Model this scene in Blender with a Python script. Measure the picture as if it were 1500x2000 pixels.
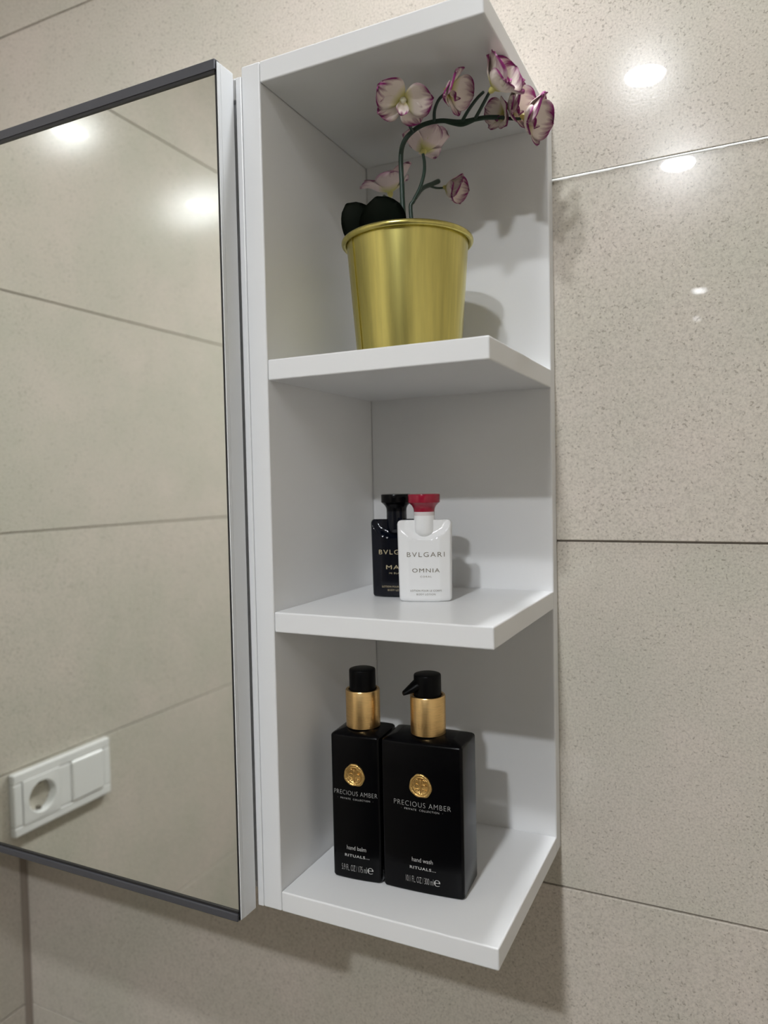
import bpy, bmesh, math, random
from mathutils import Vector, Matrix, Euler
random.seed(7)
for o in list(bpy.data.objects): bpy.data.objects.remove(o)
scene = bpy.context.scene
COL = scene.collection

# ------------------------------------------------------------------ camera, world, exposure
# world: X right along the back wall, Y into the back wall, Z up; metres; origin = front left top of the bottom board
CAM = Vector((0.30713, -0.44499, 0.29805))
CR = Vector((0.89943618, 0.43654856, -0.02097393)); CU = Vector((0.00290374, 0.04201959, 0.99911257))
CF = Vector((-0.43704247, 0.8986989, -0.03652631)); FPX = 1443.3
cd = bpy.data.cameras.new('camera'); cam = bpy.data.objects.new('camera', cd); COL.objects.link(cam)
cam.matrix_world = Matrix(((CR.x, CU.x, -CF.x, CAM.x), (CR.y, CU.y, -CF.y, CAM.y), (CR.z, CU.z, -CF.z, CAM.z), (0, 0, 0, 1)))
cd.sensor_fit = 'VERTICAL'; cd.sensor_height = 36; cd.lens = FPX / 2000 * 36
cd.clip_start = 0.01
cd.dof.use_dof = True; cd.dof.focus_distance = 0.54; cd.dof.aperture_fstop = 4.7
scene.camera = cam
w = bpy.data.worlds.new('world'); scene.world = w; w.use_nodes = True
w.node_tree.nodes['Background'].inputs[0].default_value = (0, 0, 0, 1)
scene.view_settings.view_transform = 'Standard'; scene.view_settings.look = 'None'
scene.view_settings.exposure = 0.02; scene.view_settings.gamma = 1.0; scene.view_settings.use_curve_mapping = False

def at(px, py, Y):
    d = CF + CR * ((px - 750) / FPX) + CU * ((1000 - py) / FPX)
    return CAM + d * ((Y - CAM.y) / d.y)

# main dimensions
W, D, T = 0.1657, 0.1640, 0.0149           # inner width, depth to the back panel, board thickness
YB = 0.1793                                # tiled face of the back wall
S2, S1, TOP = 0.2073, 0.3898, 0.5849       # tops of two shelves, underside of the top board
XL, XR, YF = -0.5148, 1.05, -4.05         # left, right, opposite wall faces
ZC, ZF = 1.168, -1.33                      # ceiling, floor
LAMPS = [(0.120, -0.905, 490.0), (0.150, -1.42, 1110.0), (0.200, 0.110, 450.0), (0.130, -2.94, 45.0), (0.085, -3.58, 42.0)]   # x, y, strength; last two are added for small dots on the tiles
LAMP_R = 0.038

# ------------------------------------------------------------------ materials
def new_mat(name):
    m = bpy.data.materials.new(name); m.use_nodes = True
    nt = m.node_tree; return m, nt, nt.nodes['Principled BSDF']
def setp(b, **k):
    names = dict(color='Base Color', rough='Roughness', metal='Metallic', spec='Specular IOR Level', coat='Coat Weight',
                 coat_rough='Coat Roughness', trans='Transmission Weight', ior='IOR', aniso='Anisotropic', sss='Subsurface Weight')
    for a, v in k.items():
        if a == 'color': v = (*v, 1)
        b.inputs[names[a]].default_value = v
def simple(name, color, **k):
    m, nt, b = new_mat(name); setp(b, color=color, **k); return m
def node(nt, t, **k):
    n = nt.nodes.new(t)
    for a, v in k.items(): setattr(n, a, v)
    return n
def ramp(nt, stops):
    r = node(nt, 'ShaderNodeValToRGB'); e = r.color_ramp.elements
    while len(e) < len(stops): e.new(0.5)
    for el, (p, c) in zip(e, stops): el.position = p; el.color = (*c, 1)
    return r
def mixrgb(nt, blend='MIX', fac=None):
    n = node(nt, 'ShaderNodeMix', data_type='RGBA', blend_type=blend)
    if fac is not None: n.inputs[0].default_value = fac
    return n

def melamine():
    m, nt, b = new_mat('white_melamine')
    tc = node(nt, 'ShaderNodeTexCoord'); nz = node(nt, 'ShaderNodeTexNoise'); nz.inputs['Scale'].default_value = 900
    bp = node(nt, 'ShaderNodeBump'); bp.inputs['Strength'].default_value = 0.04; bp.inputs['Distance'].default_value = 0.0003
    nt.links.new(tc.outputs['Object'], nz.inputs['Vector']); nt.links.new(nz.outputs[0], bp.inputs['Height']); nt.links.new(bp.outputs[0], b.inputs['Normal'])
    setp(b, color=(0.78, 0.785, 0.79), rough=0.32, spec=0.5)
    return m
def tile_mat(name, a, c, speck):
    m, nt, b = new_mat(name)
    tc = node(nt, 'ShaderNodeTexCoord'); oi = node(nt, 'ShaderNodeObjectInfo')
    add = node(nt, 'ShaderNodeVectorMath', operation='ADD'); sc = node(nt, 'ShaderNodeVectorMath', operation='SCALE')
    cmb = node(nt, 'ShaderNodeCombineXYZ')
    for i in range(3): nt.links.new(oi.outputs['Random'], cmb.inputs[i])
    sc.inputs['Scale'].default_value = 13.0
    nt.links.new(cmb.outputs[0], sc.inputs[0]); nt.links.new(tc.outputs['Object'], add.inputs[0]); nt.links.new(sc.outputs[0], add.inputs[1])
    V = add.outputs[0]
    big = node(nt, 'ShaderNodeTexNoise'); big.inputs['Scale'].default_value = 7; big.inputs['Detail'].default_value = 5; big.inputs['Roughness'].default_value = 0.6
    nt.links.new(V, big.inputs['Vector'])
    r1 = ramp(nt, [(0.30, a), (0.5, tuple((x + y) / 2 for x, y in zip(a, c))), (0.70, c)]); nt.links.new(big.outputs[0], r1.inputs[0])
    # fine grain
    fin = node(nt, 'ShaderNodeTexNoise'); fin.inputs['Scale'].default_value = 560; fin.inputs['Detail'].default_value = 3; fin.inputs['Roughness'].default_value = 0.6
    nt.links.new(V, fin.inputs['Vector'])
    r2 = ramp(nt, [(0.28, (0.76, 0.75, 0.74)), (0.50, (0.96, 0.96, 0.96)), (0.70, (1.06, 1.06, 1.06))]); nt.links.new(fin.outputs[0], r2.inputs[0])
    mx = mixrgb(nt, 'MULTIPLY', 1.0); nt.links.new(r1.outputs[0], mx.inputs['A']); nt.links.new(r2.outputs[0], mx.inputs['B'])
    # small darker pores, denser where a broad mask lets them
    pore = node(nt, 'ShaderNodeTexNoise'); pore.inputs['Scale'].default_value = 430; pore.inputs['Detail'].default_value = 1
    nt.links.new(V, pore.inputs['Vector'])
    msk = node(nt, 'ShaderNodeTexNoise'); msk.inputs['Scale'].default_value = 22; msk.inputs['Detail'].default_value = 2; nt.links.new(V, msk.inputs['Vector'])
    pm = node(nt, 'ShaderNodeMath', operation='MULTIPLY_ADD'); pm.inputs[1].default_value = 0.16; nt.links.new(msk.outputs[0], pm.inputs[0]); nt.links.new(pore.outputs[0], pm.inputs[2])
    r3 = ramp(nt, [(0.37, speck), (0.43, (1, 1, 1))]); nt.links.new(pm.outputs[0], r3.inputs[0])
    mx2 = mixrgb(nt, 'MULTIPLY', 1.0); nt.links.new(mx.outputs['Result'], mx2.inputs['A']); nt.links.new(r3.outputs[0], mx2.inputs['B'])
    nt.links.new(mx2.outputs['Result'], b.inputs['Base Color'])
    bp = node(nt, 'ShaderNodeBump'); bp.inputs['Strength'].default_value = 0.1; bp.inputs['Distance'].default_value = 0.0004
    nt.links.new(fin.outputs[0], bp.inputs['Height']); nt.links.new(bp.outputs[0], b.inputs['Normal'])
    setp(b, rough=0.16, spec=0.12, coat=0.7, coat_rough=0.012)
    return m
M = {}
M['white'] = melamine()
M['tile'] = tile_mat('beige_stone_tile', (0.60, 0.575, 0.49), (0.70, 0.63, 0.56), (0.70, 0.685, 0.67))
M['floor_tile'] = tile_mat('floor_stone_tile', (0.055, 0.05, 0.045), (0.075, 0.068, 0.06), (0.5, 0.48, 0.46))
M['filler'] = simple('white_joint_filler', (0.86, 0.85, 0.82), rough=0.5)
M['sealant'] = simple('brown_corner_sealant', (0.27, 0.225, 0.185), rough=0.6)
M['grout'] = simple('grout', (0.30, 0.265, 0.23), rough=0.9)
M['ceiling'] = simple('ceiling_paint', (0.82, 0.81, 0.79), rough=0.9)
M['mirror'] = simple('mirror_silver', (0.79, 0.805, 0.765), metal=1.0, rough=0.0)
M['alu'] = simple('grey_aluminium', (0.085, 0.087, 0.10), metal=0.35, rough=0.42)
M['black_edge'] = simple('black_mirror_edge', (0.012, 0.012, 0.014), rough=0.4)
M['foil'] = simple('white_foil', (0.74, 0.76, 0.78), rough=0.42)
M['plastic'] = simple('white_plastic', (0.85, 0.85, 0.84), rough=0.25)
M['socket_dark'] = simple('contact_metal', (0.25, 0.23, 0.2), metal=1.0, rough=0.35)
M['black_gloss'] = simple('black_gloss_plastic', (0.0015, 0.0015, 0.002), rough=0.2, spec=0.13)
M['black_soft'] = simple('black_pump_plastic', (0.002, 0.002, 0.0025), rough=0.35, spec=0.10)
M['navy_gloss'] = simple('blue_black_gloss_plastic', (0.002, 0.003, 0.007), rough=0.1, spec=0.35)
M['print_white'] = simple('silver_print', (0.42, 0.42, 0.41), rough=0.4)
M['print_gold'] = simple('gold_print', (0.50, 0.42, 0.26), rough=0.35)
M['print_bronze'] = simple('bronze_print', (0.17, 0.15, 0.11), rough=0.35)
M['lotion_white'] = simple('white_gloss_plastic', (0.76, 0.765, 0.77), rough=0.12, sss=0.0)
M['clear'] = simple('frosted_clear_ring', (0.85, 0.78, 0.78), rough=0.15, trans=0.3)
M['ring'] = simple('lamp_ring', (0.8, 0.8, 0.8), rough=0.4)
M['soil'] = simple('dark_moss', (0.03, 0.035, 0.02), rough=1.0)
M['stem'] = simple('green_stem', (0.012, 0.035, 0.022), rough=0.45)
M['leaf'] = simple('dark_leaf', (0.006, 0.012, 0.007), rough=0.5)
def red_cap():
    m, nt, b = new_mat('red_translucent_plastic'); setp(b, color=(0.29, 0.008, 0.03), rough=0.12, trans=0.12, ior=1.45); return m
M['red'] = red_cap()
def brushed(name, col, rough, scale):
    m, nt, b = new_mat(name)
    tc = node(nt, 'ShaderNodeTexCoord'); mp = node(nt, 'ShaderNodeMapping'); mp.inputs['Scale'].default_value = scale
    nz = node(nt, 'ShaderNodeTexNoise'); nz.inputs['Scale'].default_value = 1.0; nz.inputs['Detail'].default_value = 3
    nt.links.new(tc.outputs['Object'], mp.inputs[0]); nt.links.new(mp.outputs[0], nz.inputs['Vector'])
    r = ramp(nt, [(0.25, tuple(x * 0.86 for x in col)), (0.75, tuple(min(1, x * 1.1) for x in col))]); nt.links.new(nz.outputs[0], r.inputs[0])
    nt.links.new(r.outputs[0], b.inputs['Base Color'])
    bp = node(nt, 'ShaderNodeBump'); bp.inputs['Strength'].default_value = 0.06; bp.inputs['Distance'].default_value = 0.0001
    nt.links.new(nz.outputs[0], bp.inputs['Height']); nt.links.new(bp.outputs[0], b.inputs['Normal'])
    setp(b, metal=1.0, rough=rough)
    return m
M['brass'] = brushed('brushed_brass', (0.60, 0.53, 0.17), 0.28, (260, 260, 3))
M['gold'] = brushed('brushed_gold', (0.74, 0.50, 0.22), 0.30, (150, 150, 2500))
def seal_mat():
    m, nt, b = new_mat('gold_seal')
    tc = node(nt, 'ShaderNodeTexCoord'); v = node(nt, 'ShaderNodeTexVoronoi'); v.inputs['Scale'].default_value = 620
    nt.links.new(tc.outputs['Object'], v.inputs['Vector'])
    bp = node(nt, 'ShaderNodeBump'); bp.inputs['Strength'].default_value = 0.5; bp.inputs['Distance'].default_value = 0.0006
    nt.links.new(v.outputs['Distance'], bp.inputs['Height']); nt.links.new(bp.outputs[0], b.inputs['Normal'])
    setp(b, color=(0.62, 0.40, 0.14), metal=0.85, rough=0.38); return m
M['seal'] = seal_mat()
def petal_mat(name, base, tint, lo, hi):
    m, nt, b = new_mat(name)
    at_ = node(nt, 'ShaderNodeAttribute', attribute_name='pt'); sep = node(nt, 'ShaderNodeSeparateXYZ')
    nt.links.new(at_.outputs['Vector'], sep.inputs[0])
    cmb = node(nt, 'ShaderNodeCombineXYZ'); mu = node(nt, 'ShaderNodeMath', operation='MULTIPLY'); mu.inputs[1].default_value = 9
    m2 = node(nt, 'ShaderNodeMath', operation='MULTIPLY'); m2.inputs[1].default_value = 1.6
    oi = node(nt, 'ShaderNodeObjectInfo'); m3 = node(nt, 'ShaderNodeMath', operation='MULTIPLY'); m3.inputs[1].default_value = 40
    nt.links.new(sep.outputs[1], mu.inputs[0]); nt.links.new(sep.outputs[0], m2.inputs[0]); nt.links.new(oi.outputs['Random'], m3.inputs[0])
    nt.links.new(mu.outputs[0], cmb.inputs[0]); nt.links.new(m2.outputs[0], cmb.inputs[1]); nt.links.new(m3.outputs[0], cmb.inputs[2])
    nz = node(nt, 'ShaderNodeTexNoise'); nz.inputs['Scale'].default_value = 1.0; nz.inputs['Detail'].default_value = 2
    nt.links.new(cmb.outputs[0], nz.inputs['Vector'])
    # u + 0.7*(noise-0.5) + 0.25*edge
    a1 = node(nt, 'ShaderNodeMath', operation='MULTIPLY_ADD'); a1.inputs[1].default_value = 0.8; nt.links.new(nz.outputs[0], a1.inputs[0]); nt.links.new(sep.outputs[0], a1.inputs[2])
    a2 = node(nt, 'ShaderNodeMath', operation='MULTIPLY_ADD'); a2.inputs[1].default_value = 0.3; nt.links.new(sep.outputs[2], a2.inputs[0]); nt.links.new(a1.outputs[0], a2.inputs[2])
    r = ramp(nt, [(0.0, base), (1.0, tint)])
    mr = node(nt, 'ShaderNodeMapRange'); mr.inputs['From Min'].default_value = lo; mr.inputs['From Max'].default_value = hi
    nt.links.new(a2.outputs[0], mr.inputs[0]); nt.links.new(mr.outputs[0], r.inputs[0])
    # yellow throat
    r2 = ramp(nt, [(0.10, (1, 1, 1)), (0.34, (0, 0, 0))]); nt.links.new(sep.outputs[0], r2.inputs[0])
    mx = mixrgb(nt); nt.links.new(r2.outputs[0], mx.inputs[0]); nt.links.new(r.outputs[0], mx.inputs['A']); mx.inputs['B'].default_value = (0.62, 0.58, 0.22, 1)
    nt.links.new(mx.outputs['Result'], b.inputs['Base Color'])
    setp(b, rough=0.65, spec=0.3, sss=0.0)
    return m
M['petal'] = petal_mat('orchid_petal', (0.90, 0.80, 0.74), (0.24, 0.02, 0.14), 1.08, 1.46)
M['petal_pale'] = petal_mat('orchid_petal_pale', (0.86, 0.72, 0.72), (0.36, 0.10, 0.26), 1.2, 1.7)
M['throat'] = simple('yellow_throat', (0.66, 0.60, 0.20), rough=0.5)
M['bead'] = simple('pale_bead', (0.75, 0.74, 0.58), rough=0.35)
M['chrome'] = simple('chrome', (0.85, 0.85, 0.86), metal=1.0, rough=0.06)
M['ceramic'] = simple('white_ceramic', (0.85, 0.85, 0.84), rough=0.1)
def emit(strength):
    m = bpy.data.materials.new('lamp_diffuser'); m.use_nodes = True; nt = m.node_tree; nt.nodes.clear()
    e = nt.nodes.new('ShaderNodeEmission'); e.inputs[0].default_value = (0.955, 0.985, 1.02, 1); e.inputs[1].default_value = strength
    o = nt.nodes.new('ShaderNodeOutputMaterial'); nt.links.new(e.outputs[0], o.inputs[0]); return m

# ------------------------------------------------------------------ helpers
def link(name, me, mat, parent=None, smooth=False):
    if mat is not None and not me.materials: me.materials.append(M[mat] if isinstance(mat, str) else mat)
    if smooth:
        for p in me.polygons: p.use_smooth = True
    o = bpy.data.objects.new(name, me); COL.objects.link(o)
    if parent: o.parent = parent
    return o
def obj(name, bm, mat, parent=None, smooth=False):
    bmesh.ops.recalc_face_normals(bm, faces=bm.faces)
    me = bpy.data.meshes.new(name); bm.to_mesh(me); bm.free(); return link(name, me, mat, parent, smooth)
def tag(o, label=None, cat=None, group=None, kind=None):
    for k, v in (('label', label), ('category', cat), ('group', group), ('kind', kind)):
        if v: o[k] = v
    return o
def empty(name, loc=(0, 0, 0), rz=0.0):
    o = bpy.data.objects.new(name, None); COL.objects.link(o); o.location = loc; o.rotation_euler = (0, 0, rz); o.empty_display_size = 0.02; return o
def box(bm, x0, x1, y0, y1, z0, z1, bev=0.0, seg=2):
    r = bmesh.ops.create_cube(bm, size=1.0); vs = r['verts']
    for v in vs:
        v.co = Vector((x0 + (v.co.x + .5) * (x1 - x0), y0 + (v.co.y + .5) * (y1 - y0), z0 + (v.co.z + .5) * (z1 - z0)))
    if bev > 0:
        es = list({e for v in vs for e in v.link_edges})
        bmesh.ops.bevel(bm, geom=es, offset=bev, segments=seg, affect='EDGES', profile=0.5)
def bobj(name, dims, mat, parent=None, bev=0.0, seg=2):
    bm = bmesh.new(); box(bm, *dims, bev, seg); return obj(name, bm, mat, parent)
def loft(bm, rings, cap0=True, cap1=True):
    R = [[bm.verts.new(p) for p in ring] for ring in rings]; n = len(R[0])
    for a, b in zip(R, R[1:]):
        for i in range(n): bm.faces.new((a[i], a[(i + 1) % n], b[(i + 1) % n], b[i]))
    if cap0: bm.faces.new(R[0][::-1])
    if cap1: bm.faces.new(R[-1])
    return R
def lathe(bm, prof, n=48, c=(0, 0), cap0=True, cap1=True):
    return loft(bm, [[(c[0] + r * math.cos(2 * math.pi * i / n), c[1] + r * math.sin(2 * math.pi * i / n), z) for i in range(n)] for r, z in prof], cap0, cap1)
def catmull(P, k=6):
    P = [Vector(p) for p in P]; Q = [P[0] * 2 - P[1]] + P + [P[-1] * 2 - P[-2]]; out = []
    for i in range(1, len(Q) - 2):
        for j in range(k):
            t = j / k; a, b, c, d = Q[i - 1:i + 3]
            out.append(0.5 * ((2 * b) + (c - a) * t + (2 * a - 5 * b + 4 * c - d) * t * t + (3 * b - a - 3 * c + d) * t ** 3))
    out.append(P[-1]); return out
def tube(bm, P, r0, r1, n=10, k=6):
    C = catmull(P, k); rings = []; up = Vector((0.3, 1, 0.2)).normalized()
    for i, c in enumerate(C):
        t = (C[min(i + 1, len(C) - 1)] - C[max(i - 1, 0)]).normalized(); a = t.cross(up).normalized(); b = t.cross(a)
        r = r0 + (r1 - r0) * i / (len(C) - 1)
        rings.append([c + a * (r * math.cos(2 * math.pi * j / n)) + b * (r * math.sin(2 * math.pi * j / n)) for j in range(n)])
    loft(bm, rings)
def edge_split(o, ang=35):
    for p in o.data.polygons: p.use_smooth = True
    bm = bmesh.new(); bm.from_mesh(o.data)
    for e in bm.edges:
        if len(e.link_faces) == 2 and e.calc_face_angle(0) > math.radians(ang): e.smooth = False
    bm.to_mesh(o.data); bm.free(); return o
_txt = {}
def text_mesh(body, width, height, bold=0.0, spacing=1.0):
    """flat lettering centred on the origin in XY, stretched to width x cap height"""
    cu = bpy.data.curves.new('lettering', 'FONT'); cu.body = body; cu.align_x = 'CENTER'; cu.size = 1.0; cu.space_character = spacing; cu.offset = bold; cu.resolution_u = 3
    to = bpy.data.objects.new('lettering', cu); COL.objects.link(to)
    bpy.context.view_layer.update()
    me = bpy.data.meshes.new_from_object(to.evaluated_get(bpy.context.evaluated_depsgraph_get()))
    bpy.data.objects.remove(to); bpy.data.curves.remove(cu)
    xs = [v.co.x for v in me.vertices]; ys = [v.co.y for v in me.vertices]
    x0, x1, y1 = min(xs), max(xs), max(ys); y0 = 0.0
    for v in me.vertices:
        v.co.x = (v.co.x - (x0 + x1) / 2) / (x1 - x0) * width; v.co.y = ((v.co.y - y0) / (y1 - y0) - 0.5) * height
    return me
def lettering(body, width, height, x, z, front, mat, parent, bold=0.0, spacing=1.0, name='lettering'):
    me = text_mesh(body, width, height, bold, spacing)
    bm = bmesh.new(); bm.from_mesh(me); bpy.data.meshes.remove(me)
    for v in bm.verts: v.co = Vector((x + v.co.x, front(x + v.co.x) - 0.00012, z + v.co.y))
    me = bpy.data.meshes.new(name); bm.to_mesh(me); bm.free(); me.materials.clear()
    return link(name, me, mat, parent)

# ------------------------------------------------------------------ the room
GAP = 0.0008                               # half a joint
JOINTS = [-1.2514, -0.9514, -0.6514, -0.3514, -0.0503, 0.2479, 0.5487, 0.8480, 1.1480]
def rows(): 
    z = [ZF] + JOINTS + [ZC]
    return list(zip(z, z[1:]))
def wall(name, axis, pos, sgn, a0, a1, cuts, mat='tile'):
    """slab behind + tiles whose faces lie at pos; sgn = direction from face into the wall"""
    th = 0.06
    lo, hi = sorted((pos + sgn * 0.0025, pos + sgn * th))
    dims = (a0 - .06, a1 + .06, lo, hi, ZF - .05, ZC + .05) if axis == 'y' else (lo, hi, a0, a1, ZF - .05, ZC + .05)
    s = bobj(name, dims, 'grout'); s['kind'] = 'structure'
    seg = [a0] + cuts + [a1]
    for ri, (z0, z1) in enumerate(rows()):
        off = (0.0, 0.0002, -0.0001, 0.0, 0.0001, 0.0, -0.0007, 0.0003, 0.0, 0.0002)[ri] if name == 'wall_back' else random.uniform(-.0002, .0003)
        for b0, b1 in zip(seg, seg[1:]):
            l, h = sorted((pos + sgn * off, pos + sgn * 0.008))
            g0 = 0.0002 if b0 == a0 else GAP; g1 = 0.0002 if b1 == a1 else GAP
            cx, cz = (b0 + b1) / 2, (z0 + z1) / 2; hl = (b1 - b0) / 2
            bm = bmesh.new()
            if axis == 'y': box(bm, -hl + g0, hl - g1, 0, h - l, z0 - cz + GAP, z1 - cz - GAP, 0.0006, 1)
            else: box(bm, 0, h - l, -hl + g0, hl - g1, z0 - cz + GAP, z1 - cz - GAP, 0.0006, 1)
            t = obj('tile', bm, mat, s)
            t.location = (cx, l, cz) if axis == 'y' else (l, cx, cz)
    return s
wall('wall_back', 'y', YB, 1, XL, XR, [XL + 1.2])
wb = bpy.data.objects['wall_back']
bm = bmesh.new(); rj = random.Random(5); zj = JOINTS[6] - GAP; n = 420; prev = None
for k in range(n + 1):
    x = XL + 0.002 + (XR - XL - 0.004) * k / n; d = 0.0010 + 0.0009 * rj.random() ** 2
    y = YB - 0.0011
    cur = [bm.verts.new(p) for p in ((x, y + .0018, zj + .0011), (x, y, zj - .0003), (x, y, zj - d), (x, y + .0006, zj - d - .0002))]
    if prev:
        for j in range(3): bm.faces.new((prev[j], cur[j], cur[j + 1], prev[j + 1]))
    prev = cur
obj('joint_filler', bm, 'filler', wb)
bm = bmesh.new(); q = [(XL + .0002, YB - .0062), (XL + .0030, YB - .0042), (XL + .0045, YB - .0030), (XL + .0065, YB - .0002), (XL + .0002, YB - .0002)]
loft(bm, [[(x, y, z) for x, y in q] for z in (ZF, -0.05)])
obj('corner_sealant', bm, 'sealant', wb)
wall('wall_left', 'x', XL, -1, YF, YB, [YB - 3.6, YB - 2.4, YB - 1.2])
wall('wall_right', 'x', XR, 1, YF, YB, [YB - 3.6, YB - 2.4, YB - 1.2])
wall('wall_front', 'y', YF, -1, XL, XR, [XL + 1.2])
bm = bmesh.new(); box(bm, XL - .06, XR + .06, YF - .06, YB + .06, ZF - .06, ZF - 0.0025); fl = obj('floor', bm, 'grout'); fl['kind'] = 'structure'
nx, ny = 3, 8
for i in range(nx):
    for j in range(ny):
        x0 = XL + (XR - XL) * i / nx; x1 = XL + (XR - XL) * (i + 1) / nx; y0 = YF + (YB - YF) * j / ny; y1 = YF + (YB - YF) * (j + 1) / ny
        t = bobj('floor_tile', (x0 - (x0 + x1) / 2 + GAP, (x1 - x0) / 2 - GAP, (y0 - y1) / 2 + GAP, (y1 - y0) / 2 - GAP, -0.008, 0), 'floor_tile', fl, 0.0006, 1)
        t.location = ((x0 + x1) / 2, (y0 + y1) / 2, ZF)
tag(bobj('ceiling', (XL - .06, XR + .06, YF - .06, YB + .06, ZC, ZC + 0.05), 'ceiling'), kind='structure')

def downlight(x, y, strength, label, r=LAMP_R):
    t = empty('downlight', (x, y, ZC - 0.001))
    bm = bmesh.new(); lathe(bm, [(r, 0.0), (r + .012, 0.0), (r + .013, -0.003), (r + .011, -0.005), (r + .003, -0.006), (r + .0005, -0.004), (r, 0.0)], 48, (0, 0), False, False)
    obj('trim_ring', bm, 'ring', t, True)
    bm = bmesh.new(); lathe(bm, [(r - .0003, -0.0005), (r - .0003, -0.003)], 48); obj('diffuser', bm, emit(strength), t)
    return tag(t, label, 'downlight', 'recessed ceiling lamps')
downlight(*LAMPS[0], 'round recessed ceiling lamp nearer the shelves, reflected highest in the right wall tiles')
downlight(*LAMPS[1], 'round recessed ceiling lamp further from the shelves, its reflection cut by the bright tile joint')
downlight(*LAMPS[3], 'small ceiling lamp added deeper in the room to make the brighter small dot on wall tiles', 0.030)  # added lamp, a guessed source for the brighter dot on the tiles
downlight(*LAMPS[4], 'small ceiling lamp added farthest from the shelves to make the fainter small dot on wall tiles', 0.020)  # second added lamp, guessed likewise, sized for the fainter dot
downlight(*LAMPS[2], 'round recessed ceiling lamp above the shelf unit, close to the tiled wall')

# ------------------------------------------------------------------ open shelf unit
u = empty('shelf_unit', (0, 0, -T))
tag(u, 'white open wall shelf unit with two shelves and no right side', 'shelf')
def upart(name, d, bev=0.0011, mat='white'):
    o = bobj(name, d, mat, u, bev, 3); o.location.z = T; return o
upart('side_panel', (-0.016, -0.0002, 0, D + .0143, -T, TOP + T))
upart('back_panel', (0, W, D, D + .0143, -T + .0002, TOP + T - .0002))
upart('top_board', (0, W, 0, D, TOP, TOP + T))
upart('shelf', (0, W, 0.0004, D, S1 - T, S1))
upart('shelf', (0, W, 0.0004, D, S2 - T, S2))
upart('bottom_board', (0, W, 0, D, -T, 0))

# ------------------------------------------------------------------ mirror cabinet
MX, MY, MT, MB, DT = -0.0203, -0.0218, 0.5961, -0.0151, 0.0182
c = empty('mirror_cabinet', (-0.26, 0.08, MB)); tag(c, 'mirrored bathroom wall cabinet with grey metal edge profiles beside the shelves', 'cabinet')
def cpart(name, d, mat='white', parent=None, bev=0.0008):
    o = bobj(name, d, mat, parent or c, bev, 2)
    if not parent: o.location = -c.location
    return o
CXL = XL + 0.004
cpart('side_panel', (-0.0214, -0.0162, 0.0, D + .014, MB, 0.5935))
cpart('side_panel', (CXL, CXL + 0.016, 0.0, D + .014, MB, 0.5935))
cpart('top_panel', (CXL + .016, -0.0214, 0.0, D + .014, 0.578, 0.5935))
cpart('bottom_panel', (CXL + .016, -0.0214, 0.02, D + .014, MB, MB + 0.015))
cpart('front_rail', (-0.0374, -0.0216, 0.004, 0.02, MB + .0152, 0.5778))
cpart('back_panel', (CXL + .016, -0.0214, D + .008, D + .014, MB + .015, 0.578))
door = cpart('mirror_door', (CXL, MX, MY + 0.0035, MY + DT, MB, MT - .0015), 'foil', None, 0.0006)
cpart('mirror_glass', (CXL + .0005, MX - 0.0026, MY + 0.0006, MY + 0.0034, MB + 0.006, MT - 0.0075), 'mirror', door, 0.0)
cpart('dark_edge_strip', (MX - 0.0025, MX - 0.0008, MY + 0.0008, MY + 0.0034, MB + .0002, MT - .0022), 'black_edge', door, 0.0)
cpart('white_edge_strip', (MX - 0.0007, MX, MY + 0.0002, MY + 0.0034, MB + .0005, MT - .0018), 'foil', door, 0.0001)
# top profile: a channel with a dark lip under it, open at its end
bm = bmesh.new()
box(bm, CXL, MX - 0.0012, MY - 0.0012, MY + 0.0005, MT - 0.0072, MT, 0.0004, 2)
box(bm, CXL, MX - 0.0012, MY + 0.0005, MY + 0.004, MT - 0.0012, MT, 0.0002, 1)
obj('edge_profile', bm, 'alu', door)
cpart('profile_lip', (CXL, MX - 0.0018, MY - 0.0006, MY + 0.0006, MT - 0.0094, MT - 0.0072), 'black_edge', door, 0.0)
bm = bmesh.new()
box(bm, CXL, MX - 0.0022, MY - 0.0014, MY + 0.0005, MB - 0.001, MB + 0.0048, 0.0007, 2)
box(bm, CXL, MX - 0.0022, MY + 0.0005, MY + 0.004, MB - 0.001, MB - 0.0002, 0.0001, 1)
obj('edge_profile', bm, 'alu', door)
cpart('profile_lip', (CXL, MX - 0.0022, MY - 0.0004, MY + 0.0006, MB + 0.0048, MB + 0.0066), 'black_edge', door, 0.0)

# ------------------------------------------------------------------ socket on the left wall (seen in the mirror)
s = empty('wall_socket', (XL + 0.0003, -0.2815, -0.0917)); tag(s, 'white double wall plate with round socket and blank flap, reflected in the mirror', 'socket')
def plate_mesh():
    """frame around two 55 mm openings, 153 x 80 mm, in the YZ plane, growing to +X"""
    bm = bmesh.new(); hy, hz = 0.0775, 0.0395
    for d in ((0, .0095, -hy, hy, hz - .0125, hz), (0, .0095, -hy, hy, -hz, -hz + .0125), (0, .0095, -hy, -hy + .0125, -hz + .0125, hz - .0125),
              (0, .0095, hy - .0125, hy, -hz + .0125, hz - .0125), (0, .0095, -.009, .009, -hz + .0125, hz - .0125)):
        box(bm, *d, 0.0018, 2)
    return bm
obj('frame', plate_mesh(), 'plastic', s)
ins = None
bm = bmesh.new()   # socket insert: square plate with a round well
N = 48; cy0 = 0.0370; hw = 0.0276; rings = []
def sq(a):
    cx_, sx_ = math.cos(a), math.sin(a); k = hw / max(abs(cx_), abs(sx_)); return cx_ * k, sx_ * k
angs = [2 * math.pi * i / N for i in range(N)]
rings.append([(0.002, cy0 + sq(a)[0], sq(a)[1]) for a in angs]); rings.append([(0.0105, cy0 + sq(a)[0], sq(a)[1]) for a in angs])
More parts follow.
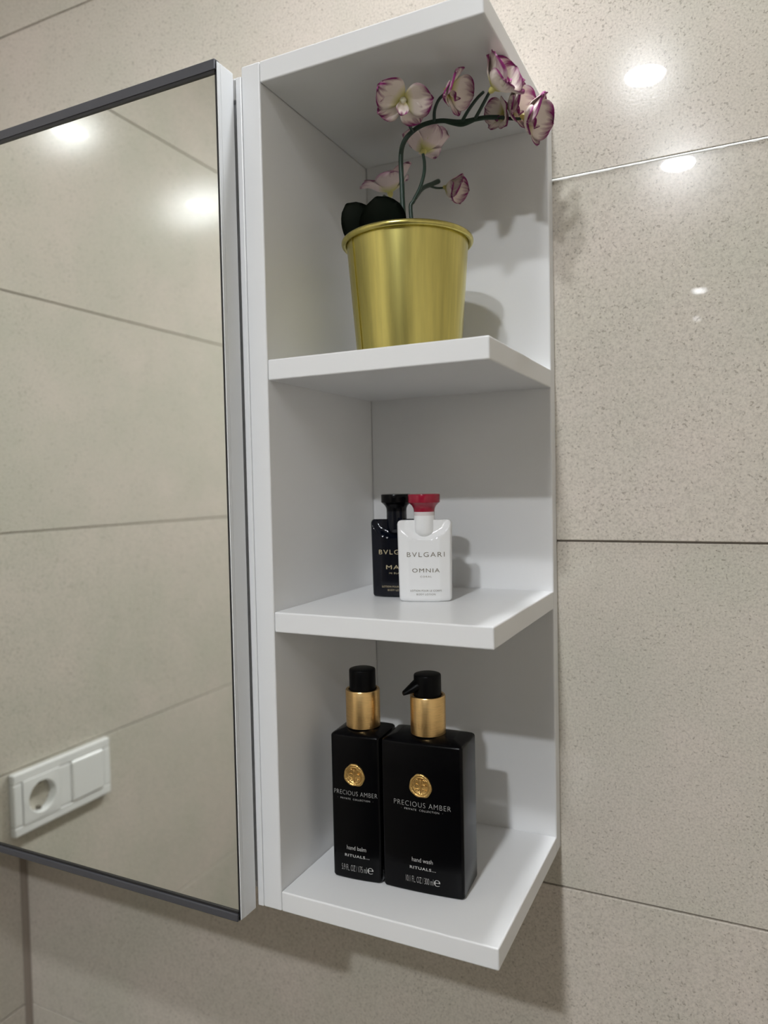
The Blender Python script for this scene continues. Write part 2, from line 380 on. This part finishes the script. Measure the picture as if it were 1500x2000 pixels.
for r, x in ((0.0225, 0.0112), (0.0205, 0.0112), (0.0195, 0.0095), (0.0192, -0.006)): rings.append([(x, cy0 + r * math.cos(a), r * math.sin(a)) for a in angs])
loft(bm, rings, False, True); ins = edge_split(obj('socket_insert', bm, 'plastic', s), 30)
for z in (-.0165, .0165): bobj('earth_clip', (-.004, .006, cy0 - .002, cy0 + .002, z - .0015, z + .0015), 'socket_dark', ins, 0.0004)
for y in (-.0095, .0095): 
    bm = bmesh.new(); lathe(bm, [(0.0026, 0), (0.0026, 0.0008)], 16)
    for v in bm.verts: v.co = Vector((-0.0055 + v.co.z, cy0 + y + v.co.x, v.co.y))
    obj('pin_hole', bm, 'black_soft', ins)
bobj('flap', (0.0, 0.0115, -0.0370 - hw, -0.0370 + hw, -hw, hw), 'plastic', s, 0.003, 3)

# ------------------------------------------------------------------ pump bottles
def section(hw_, hd, cr, bulge, n=8):
    """rounded rectangle footprint with a gently bowed front and back"""
    pts = []
    for (sx, sy, a0) in ((1, -1, -90), (1, 1, 0), (-1, 1, 90), (-1, -1, 180)):
        for k in range(n + 1):
            a = math.radians(a0 + 90 * k / n); pts.append((sx * (hw_ - cr) + cr * math.cos(a), sy * (hd - cr) + cr * math.sin(a)))
        if (sx, sy) == (1, 1) or (sx, sy) == (-1, -1):
            s_ = 1 if sy > 0 else -1
            for k in range(1, 10): pts.append((s_ * (hw_ - cr) * (1 - 2 * k / 10), s_ * hd))
    out = []
    for x, y in pts:
        b = bulge * max(0.0, 1 - (x / hw_) ** 2); out.append((x, y + (b if y > 0 else -b) * min(1.0, abs(y) / hd)))
    return out
def pump_bottle(hw_, label, loc, rz, nozzle, words, seal_r, seal_z, emb):
    hd, cr, bulge, H = 0.0180, 0.0022, 0.0012, 0.1105
    t = empty('pump_bottle', loc, rz); tag(t, label, 'bottle', 'black pump bottles on the bottom board')
    bm = bmesh.new(); rings = []
    prof = [(0.0018, 0.0), (0.0006, 0.0006), (0.0, 0.002)] + [(0.0, 0.002 + (H - 0.004) * k / 6) for k in range(1, 7)] + [(0.0003, H - 0.0009), (0.0012, H), (0.004, H + .0012), (0.009, H + 0.0026)]
    for ins_, z in prof: rings.append([(x * (1 - ins_ / hw_), y * (1 - ins_ / hd), z) for x, y in section(hw_, hd, cr, bulge)])
    loft(bm, rings); body = edge_split(obj('body', bm, 'black_gloss', t), 40)
    front = lambda x: -(hd + bulge * max(0, 1 - (x / hw_) ** 2))
    z0 = H + 0.0024; ch = 0.0286
    bm = bmesh.new(); lathe(bm, [(0.0120, z0), (0.0131, z0 + .0004), (0.0132, z0 + ch - .0006), (0.0128, z0 + ch), (0.0112, z0 + ch), (0.0110, z0 + ch - .002)], 64)
    col = edge_split(obj('collar', bm, 'gold', t), 40)
    # embossed lettering round the collar
    me = text_mesh(emb[0], emb[1], 0.0036, 0.0, 1.1); bm = bmesh.new(); bm.from_mesh(me); bpy.data.meshes.remove(me)
    for v in bm.verts:
        a = emb[2] + v.co.x / 0.0133; v.co = Vector((0.01332 * math.sin(a), -0.01332 * math.cos(a), z0 + 0.0080 + v.co.y))
    me = bpy.data.meshes.new('embossed_lettering'); bm.to_mesh(me); bm.free(); me.materials.clear(); link('embossed_lettering', me, 'gold', col)
    zt = H + 0.0297
    bm = bmesh.new(); lathe(bm, [(0.0102, zt - .002), (0.0102, zt + 0.0158), (0.0098, zt + .0166), (0.0088, zt + 0.0170)], 48)
    pump = edge_split(obj('pump_head', bm, 'black_soft', t), 40)
    bm = bmesh.new(); R_ = []   # spout: tapering, sloping down to its tip
    for k, (d, wv, hv, z) in enumerate(((0.003, .0068, .0062, 0.0088), (0.0102, .0056, .0050, 0.0078), (0.0150, .0040, .0033, .0055), (0.0190, .0027, .0017, .0036))):
        R_.append([(math.cos(a) * wv, -d, zt + z + math.sin(a) * hv * (1 if math.sin(a) > 0 else 0.8)) for a in [2 * math.pi * i / 16 for i in range(16)]])
    loft(bm, R_)
    bmesh.ops.rotate(bm, verts=bm.verts, cent=(0, 0, 0), matrix=Matrix.Rotation(nozzle, 3, 'Z'))
    edge_split(obj('spout', bm, 'black_soft', pump), 50)
    # wax seal emblem
    bm = bmesh.new(); n = 64; rings = []
    def rad(a): return 1 + 0.018 * math.cos(7 * a + .6) + 0.03 * math.cos(3 * a + 1.6) + 0.02 * math.cos(2 * a + .4) + 0.05 * math.exp(-((a - 1.95) / .22) ** 2) + 0.05 * math.exp(-((a - 1.35) / .2) ** 2) + 0.04 * math.exp(-((a - 5.3) / .25) ** 2)
    for fr, hgt, wob in ((1.0, 0.0, 1), (0.985, 0.0010, 1), (0.90, 0.0015, 1), (0.83, 0.0013, .6), (0.79, 0.0006, .2), (0.75, 0.0006, 0), (0.72, 0.0011, 0), (0.68, 0.0006, 0), (0.05, 0.0006, 0)):
        rings.append([(fr * seal_r * (1 + (rad(2 * math.pi * i / n) - 1) * wob) * math.cos(2 * math.pi * i / n), front(0) + 0.0002 - hgt, seal_z + fr * seal_r * 1.02 * (1 + (rad(2 * math.pi * i / n) - 1) * wob) * math.sin(2 * math.pi * i / n)) for i in range(n)])
    loft(bm, rings)
    seal = obj('wax_seal', bm, 'seal', t, True)
    bm = bmesh.new(); rr = random.Random(3)   # monogram-like relief of scrolls inside the seal
    for k in range(3):
        for s_ in (-1, 1):
            P = []
            for q in range(9):
                a = q / 8 * 4.2; r_ = seal_r * (0.30 - 0.027 * q)
                P.append((s_ * (seal_r * .26 + r_ * .62 * math.cos(a)), front(0) - .0006, seal_z + seal_r * (0.40 - 0.40 * k) + r_ * .7 * math.sin(a)))
            tube(bm, P, 0.00042, 0.0003, 6, 2)
    tube(bm, [(0, front(0) - .0006, seal_z - seal_r * .6), (0, front(0) - .0007, seal_z), (0, front(0) - .0006, seal_z + seal_r * .6)], 0.0005, 0.0005, 6, 2)
    obj('seal_relief', bm, 'seal', seal, True)
    for (txt, wd, ht, x, z, bold, sp) in words: lettering(txt, wd, ht, x, z, front, 'print_white', body, bold, sp)
    return t
wash = [('PRECIOUS AMBER', .0436, .0037, .0006, .0655, -0.022, 1.15), ('·  PRIVATE  COLLECTION  ·', .0320, .0014, .0004, .0615, 0.0, 1.35),
        ('hand wash', .0160, .0031, .0002, .0246, 0.0, 1.0), ('RITUALS...', .0200, .0020, .0004, .0186, 0.02, 1.15), ('10.1 FL. OZ / 300 ml', .0212, .0046, -.0022, .0098, -0.018, 0.95), ('℮', .0047, .0046, .0112, .0098, 0.0, 1.0)]
balm = [('PRECIOUS AMBER', .0352, .0034, .0002, .0665, -0.022, 1.1), ('·  PRIVATE  COLLECTION  ·', .0290, .0013, .0000, .0620, 0.0, 1.35),
        ('hand balm', .0157, .0031, .0002, .0246, 0.0, 1.0), ('RITUALS...', .0200, .0020, .0006, .0186, 0.02, 1.15), ('5.9 FL. OZ / 175 ml', .0205, .0046, -.0020, .0090, -0.018, 0.95), ('℮', .0047, .0046, .0112, .0090, 0.0, 1.0)]
rz = math.radians(4.0)
def front_anchor(ax, ay, bx, by, hd=0.0182):
    mx_, my_ = (ax + bx) / 2, (ay + by) / 2; a = math.atan2(by - ay, bx - ax); return (mx_ - hd * math.sin(a), my_ + hd * math.cos(a), 0.0002), a
loc, a = front_anchor(0.0654, 0.0380, 0.1277, 0.0418)
pump_bottle(0.0312, 'wide black pump bottle of hand wash with gold collar and visible spout', loc, a, math.radians(-52), wash, 0.0085, 0.0795, ('RITUALS...', 0.030, 0.1))
loc, a = front_anchor(0.0240, 0.0350, 0.0641, 0.0382)
pump_bottle(0.0199, 'narrow black pump bottle of hand balm beside the left side panel', loc, a, math.radians(203), balm, 0.0083, 0.0805, ('RITUALS...', 0.030, 1.25))

# ------------------------------------------------------------------ lotion bottles
def lotion_bottle(label, loc, rz, body_mat, cap_mat, ring_mat, print_mat, words):
    t = empty('lotion_bottle', loc, rz); tag(t, label, 'bottle', 'small lotion bottles on the middle shelf')
    hw_, hd, H = 0.0209, 0.0092, 0.0628
    def hwz(z):
        if z < 0.002: return hw_ - 0.002 + math.sqrt(max(0, .002 ** 2 - (.002 - z) ** 2)) - .0004
        if z > H - 0.0035: q = (z - H + .0035); return hw_ + .0004 - 0.0035 + math.sqrt(max(0, .0035 ** 2 - q * q))
        return hw_ - .0004 + 0.0008 * z / H
    zs = [0, .0003, .0008, .002] + [0.002 + (H - .0055) * k / 44 for k in range(1, 45)] + [H - .0035 + .0035 * math.sin(math.pi / 2 * k / 6) for k in range(1, 7)]
    rings = []; nf = 56
    def depth(k):                     # k = |x| / half width: flat face, chamfered sides
        if k < 0.56: return 1.0 - 0.06 * (k / 0.56) ** 2
        return 0.94 - 0.44 * ((k - 0.56) / 0.44) ** 1.15
    for z in zs:
        ring = []; a_ = hwz(z); d_ = hd * (1 - 0.12 * max(0, (0.0015 - z) / .0015))
        def yy(k, x):
            y = d_ * depth(abs(k)) * math.sqrt(max(0.0, 1 - max(0.0, (abs(k) - .93) / .07) ** 2) * 0.92 + .08)
            rr = math.hypot(x / 0.0206, (z - H - 0.0008) / 0.0158)
            if rr < 1: y = max(y - 0.0050 * min(1.0, (1 - rr) * 4.2) ** 0.75, 0.0024)
            return y
        ks = [math.copysign(1 - (1 - abs(q)) ** 1.35, q) for q in [j / nf * 2 - 1 for j in range(nf + 1)]]
        ring += [(a_ * k, -yy(k, a_ * k), z) for k in ks] + [(a_ * k, yy(k, a_ * k), z) for k in ks[::-1]]
        rings.append(ring)
    bm = bmesh.new(); loft(bm, rings); body = edge_split(obj('body', bm, body_mat, t), 38)
    bm = bmesh.new(); lathe(bm, [(0.0030, H - 0.0140), (0.0060, H - 0.0125), (0.0078, H - .0095), (0.0082, H - .006), (0.0082, H + 0.0035)], 48); edge_split(obj('neck', bm, body_mat, t), 40)
    bm = bmesh.new(); lathe(bm, [(0.0081, H + .0035), (0.0082, H + 0.0064)], 48); edge_split(obj('neck_ring', bm, ring_mat, t), 40)
    c0 = H + 0.0064; prof = [(0.0076, c0 - .0004), (0.0081, c0)] + [(0.0081 + 0.0042 * (k / 8) ** 2.0, c0 + 0.0072 * (k / 8) ** 0.8) for k in range(1, 9)] + [(0.0124, c0 + .0078), (0.0125, c0 + 0.0130), (0.0122, c0 + .0136), (0.0105, c0 + 0.0139)]
    bm = bmesh.new(); lathe(bm, prof, 56); edge_split(obj('cap', bm, cap_mat, t), 40)
    def front(x):
        return -hd * depth(min(1.0, abs(x) / hw_)) - 0.00005
    for (txt, wd, ht, x, z, bold, sp) in words: lettering(txt, wd, ht, x, z, front, print_mat, body, bold, sp)
    return t
def lw(second, third, w2, w3): return [('BVLGARI', .0290, .0037, .0012, .0365, -0.005, 1.25), (second, w2, .0031, .0012, .0243, 0.0, 1.2), (third, w3, .0013, .0012, .0195, 0.0, 1.3),
        ('LOTION POUR LE CORPS', .0240, .0014, .0010, .0086, 0.0, 1.1), ('BODY LOTION', .0146, .0014, .0010, .0058, 0.0, 1.15)]
a = math.atan2(.0935 - .0802, .1036 - .0631)
lotion_bottle('small white lotion bottle with a red flared cap', (0.0838, 0.0858, S2 + .0002), a, 'lotion_white', 'red', 'clear', 'print_bronze', lw('OMNIA', 'CORAL', .0212, .0088))
a2 = math.radians(11)
lotion_bottle('small blue-black lotion bottle with black cap behind the white one', (0.0535, 0.1000, S2 + .0002), a2, 'navy_gloss', 'black_gloss', 'navy_gloss', 'print_gold', lw('MAN', 'IN BLACK', .0170, .0120))

# ------------------------------------------------------------------ gold pot
PX, PY, PR, PZ, RB = 0.0787, 0.075, 0.0503, 0.4824, 0.0392
pot = empty('flower_pot', (PX, PY, S1 + .0002)); tag(pot, 'brushed gold metal flower pot with rolled rim on the upper shelf', 'pot')
PH = PZ - S1 - .0022
rt = PR - 0.0042
bm = bmesh.new(); lathe(bm, [(RB - .002, 0.0), (RB, 0.0008)] + [(RB + (rt - RB) * k / 10, .0008 + (PH - .0008) * k / 10) for k in range(1, 11)] + [(rt - .0008, PH), (RB - .0012, 0.0018)], 128, (0, 0), True, True)
edge_split(obj('pot_body', bm, 'brass', pot), 40)
bm = bmesh.new(); n = 128; R_ = []
prof = [(rt + .0018 + 0.0020 * math.cos(q), PH - 0.0002 + 0.0023 * math.sin(q)) for q in [2 * math.pi * k / 12 for k in range(12)]]
loops = [[bm.verts.new(((r) * math.cos(2 * math.pi * i / n), (r) * math.sin(2 * math.pi * i / n), z)) for r, z in prof] for i in range(n)]
for i in range(n):
    for k in range(12): bm.faces.new((loops[i][k], loops[(i + 1) % n][k], loops[(i + 1) % n][(k + 1) % 12], loops[i][(k + 1) % 12]))
obj('rim', bm, 'brass', pot, True)
bm = bmesh.new(); a0 = math.radians(234); vs = []
for k in range(8):
    z = .001 + (PH - .002) * k / 7; r = RB + (rt - RB) * z / PH
    vs.append([bm.verts.new(((r + e) * math.cos(a0 + da), (r + e) * math.sin(a0 + da), z)) for da, e in ((0, .0001), (0.0, .0007), (-0.14, .0005), (-0.14, .0001))])
for p_, q_ in zip(vs, vs[1:]):
    for j in range(3): bm.faces.new((p_[j], p_[j + 1], q_[j + 1], q_[j]))
obj('seam', bm, 'brass', pot)

# ------------------------------------------------------------------ orchid
orc = empty('artificial_orchid', (PX, PY, S1 + .01)); tag(orc, 'artificial orchid with white and magenta flowers standing in the gold pot', 'plant')
def opart(name, bm, mat, smooth=True, parent=None):
    o = obj(name, bm, mat, parent or orc, smooth)
    if not parent: o.location = -orc.location
    return o
bm = bmesh.new(); zz = S1 + .078; lathe(bm, [(RB - .003, S1 + .012), (rt - .0035, zz - .006), (rt - .005, zz), (0.02, zz + .004), (0.004, zz + .005)], 40, (PX, PY)); opart('moss', bm, 'soil')
st = lambda *P: [at(*p) for p in P]
base = Vector((PX, PY, zz))
def stem(name, P, r0, r1):
    bm = bmesh.new(); tube(bm, P, r0, r1, 10, 6); return opart(name, bm, 'stem')
stem('stem', [base + Vector((.002, -.004, 0))] + st((788, 420, .072), (785, 360, .072), (783, 310, .071), (787, 282, .070), (801, 261, .070), (826, 244, .072), (860, 236, .075), (900, 238, .079), (945, 230, .082), (975, 229, .084)), 0.0019, 0.0016)
stem('branch', st((806, 257, .069), (800, 245, .062), (794, 228, .048)), 0.0012, 0.001)
stem('branch', st((848, 238, .074), (849, 215, .064), (857, 195, .052), (872, 180, .043)), 0.0013, 0.001)
stem('branch', st((903, 236, .079), (915, 215, .070), (932, 192, .056), (944, 180, .050)), 0.0013, 0.001)
stem('branch', st((928, 232, .081), (940, 210, .070), (955, 182, .055), (962, 172, .048)), 0.0013, 0.001)
stem('branch', st((868, 237, .076), (890, 243, .079), (905, 244, .080), (925, 236, .081)), 0.0012, 0.0011)
stem('branch', st((975, 229, .084), (1000, 232, .085), (1018, 232, .086)), 0.0013, 0.001)
stem('branch', [base + Vector((.008, 0, 0))] + st((802, 412, .076), (808, 392, .077), (820, 368, .077), (828, 340, .076), (829, 318, .074), (826, 300, .072)), 0.0016, 0.0011)
stem('branch', st((810, 388, .077), (825, 368, .092), (845, 359, .115), (856, 354, .126)), 0.0015, 0.0020)
stem('branch', st((838, 363, .108), (852, 367, .122), (864, 367, .130)), 0.0009, 0.0008)
stem('branch', st((787, 400, .072), (775, 397, .080), (760, 390, .09), (750, 383, .100)), 0.001, 0.0012)
def petal_mesh(L, Wd, shape, cup, curl, seed, point=0.0):
    rr = random.Random(seed); nu, nv = 10, 8; me = bpy.data.meshes.new('petal'); V = []; F_ = []; A = []
    ph = rr.uniform(0, 6)
    for i in range(nu + 1):
        u_ = 1 - (1 - i / nu) ** 1.5
        wv = Wd * (math.sqrt(max(0, 1 - ((u_ - shape) / (1 - shape)) ** 2)) if u_ > shape else 0.2 + 0.8 * math.sin(math.pi / 2 * u_ / shape) ** 0.9) + 0.0002
        for j in range(nv + 1):
            v_ = j / nv * 2 - 1
            ext = 1 - 0.05 * (v_ * v_) * u_
            x = wv * v_; y = L * u_ * ext; z = cup * (v_ * v_) * wv + curl * L * u_ * u_ + 0.0010 * math.sin(5 * v_ + ph) * u_ + 0.0006 * math.sin(9 * u_ + ph)
            V.append((x, y, z)); A.append((u_, v_ * 0.5 + 0.5, v_ * v_))
    for i in range(nu):
        for j in range(nv): k = i * (nv + 1) + j; F_.append((k, k + 1, k + nv + 2, k + nv + 1))
    off = len(V); V2 = [(x, y, z - 0.00035) for x, y, z in V]; F2 = [tuple(off + q for q in f[::-1]) for f in F_]
    rim = [i * (nv + 1) for i in range(nu + 1)] + [nu * (nv + 1) + j for j in range(1, nv + 1)] + [i * (nv + 1) + nv for i in range(nu - 1, -1, -1)] + list(range(nv - 1, 0, -1))
    F3 = [(rim[i], rim[(i + 1) % len(rim)], off + rim[(i + 1) % len(rim)], off + rim[i]) for i in range(len(rim))]
    me.from_pydata(V + V2, [], F_ + F2 + F3); at_ = me.attributes.new('pt', 'FLOAT_VECTOR', 'POINT')
    for i, a_ in enumerate(A + A): at_.data[i].vector = a_
    for p in me.polygons: p.use_smooth = True
    me.update(); return me
PB = [petal_mesh(0.0235, 0.0135, 0.55, 0.22, -0.10, s_) for s_ in (1, 2)]
PS = [petal_mesh(0.0215, 0.0095, 0.55, 0.32, -0.06, s_) for s_ in (3, 4, 5)]
LIP = petal_mesh(0.0115, 0.0050, 0.6, 0.8, 0.35, 8)
for mesh_ in PB + PS + [LIP]: mesh_.materials.append(M['petal'])
def pale(ms):
    out = []
    for m_ in ms: q = m_.copy(); q.materials.clear(); q.materials.append(M['petal_pale']); out.append(q)
    return out
PBp, PSp = pale(PB), pale(PS); LIPp = pale([LIP])[0]
def flower(pos, face, up, sc=1.0, tilt=12, open_=1.0, palev=False, bead=False, drop=()):
    """face = direction the flower looks, tilt = degrees petals lean forward"""
    n_ = Vector(face).normalized(); u_ = (Vector(up) - n_ * Vector(up).dot(n_)).normalized(); r_ = u_.cross(n_)
    bm = bmesh.new(); bmesh.ops.create_uvsphere(bm, u_segments=12, v_segments=8, radius=0.0030 if bead else 0.0022)
    for v in bm.verts: v.co.z = v.co.z * 1.5 + .0005
    f_ = obj('flower', bm, 'bead' if bead else 'throat', orc, True)
    m4 = Matrix(((r_.x, u_.x, n_.x, pos[0]), (r_.y, u_.y, n_.y, pos[1]), (r_.z, u_.z, n_.z, pos[2]), (0, 0, 0, 1)))
    f_.matrix_parent_inverse = Matrix.Identity(4); f_.matrix_basis = Matrix.Translation(-orc.location) @ m4 @ Matrix.Scale(sc, 4)
    b_, s_, l_ = (PBp, PSp, LIPp) if palev else (PB, PS, LIP)
    spec = [('sepal', s_[0], 0, 0.9), ('sepal', s_[1], 128, 0.9), ('sepal', s_[2], -128, 0.9), ('petal', b_[0], 68, 1.2), ('petal', b_[1], -68, 1.2)]
    for k, (nm, me, ang, q) in enumerate(spec):
        if k in drop: continue
        o = bpy.data.objects.new(nm, me); COL.objects.link(o); o.parent = f_
        o.matrix_basis = Matrix.Rotation(math.radians(ang * open_), 4, 'Z') @ Matrix.Translation((0, 0.001, 0.0004 * k)) @ Matrix.Rotation(math.radians(tilt * q), 4, 'X')
    o = bpy.data.objects.new('lip', l_); COL.objects.link(o); o.parent = f_
    o.matrix_basis = Matrix.Rotation(math.radians(180), 4, 'Z') @ Matrix.Translation((0, 0.0005, 0.002)) @ Matrix.Rotation(math.radians(38), 4, 'X')
    return f_
view = lambda p: (CAM - Vector(p)).normalized()
def fl(px, py, Y, face_off, up, **k):
    p = at(px, py, Y); fd = view(p) * face_off[0] + CR * face_off[1] + CU * face_off[2]
    return flower(p, fd, CU * up[1] + CR * up[0], **k)
fl(787, 193, .040, (1, 0.05, -0.75), (0.12, 1), sc=0.90, tilt=16, bead=True, drop=(0,))
fl(873, 175, .043, (0.5, 0.85, -0.15), (0.05, 1), sc=0.82, tilt=34, drop=(0,))
fl(961, 175, .045, (0.45, 0.5, 0.6), (-0.35, 1), sc=1.0, tilt=42)
fl(990, 208, .086, (0.5, 0.8, 0.1), (-0.1, 1), sc=0.92, tilt=42)
fl(986, 224, .090, (0.6, -0.8, 0.1), (0.6, 1), sc=0.66, tilt=32, drop=(0,))
fl(1022, 228, .086, (0.5, 1.0, -0.1), (0.2, 1), sc=0.98, tilt=40)
fl(828, 296, .088, (-0.35, 0.15, 0.9), (0.0, -1), sc=0.95, tilt=40, palev=True)
fl(869, 366, .131, (0.45, 0.9, -0.15), (0.0, 1), sc=0.8, tilt=58)
fl(762, 378, .118, (0.2, -0.2, 0.9), (0.0, 1), sc=1.15, tilt=34, palev=True)
# two thick dark leaves leaning over the rim
def leaf(P0, P1, P2, wd, nrm):
    nu, nv = 12, 6; bm = bmesh.new(); V = []
    for i in range(nu + 1):
        t = i / nu; c_ = P0 * (1 - t) ** 2 + P1 * 2 * t * (1 - t) + P2 * t * t; tg = ((P1 - P0) * (1 - t) + (P2 - P1) * t).normalized(); sd = tg.cross(nrm).normalized(); up_ = sd.cross(tg)
        wv = wd * (math.sin(math.pi * min(1, 0.06 + 0.94 * t)) ** 0.55 if t < 1 else 0.05)
        V.append([c_ + sd * (wv * v_) + up_ * (0.25 * wv * v_ * v_) for v_ in [j / nv * 2 - 1 for j in range(nv + 1)]])
    B_ = [[bm.verts.new(p) for p in r] for r in V]
    for i in range(nu):
        for j in range(nv): bm.faces.new((B_[i][j], B_[i][j + 1], B_[i + 1][j + 1], B_[i + 1][j]))
    bmesh.ops.solidify(bm, geom=bm.faces[:], thickness=0.0012)
    return opart('leaf', bm, 'leaf')
vw = (CAM - base).normalized()
leaf(at(752, 470, .062), at(748, 425, .052), at(734, 384, .044), 0.0175, vw + CU * .3)
leaf(at(726, 480, .068), at(704, 440, .056), at(676, 398, .046), 0.0145, vw + CU * .3)
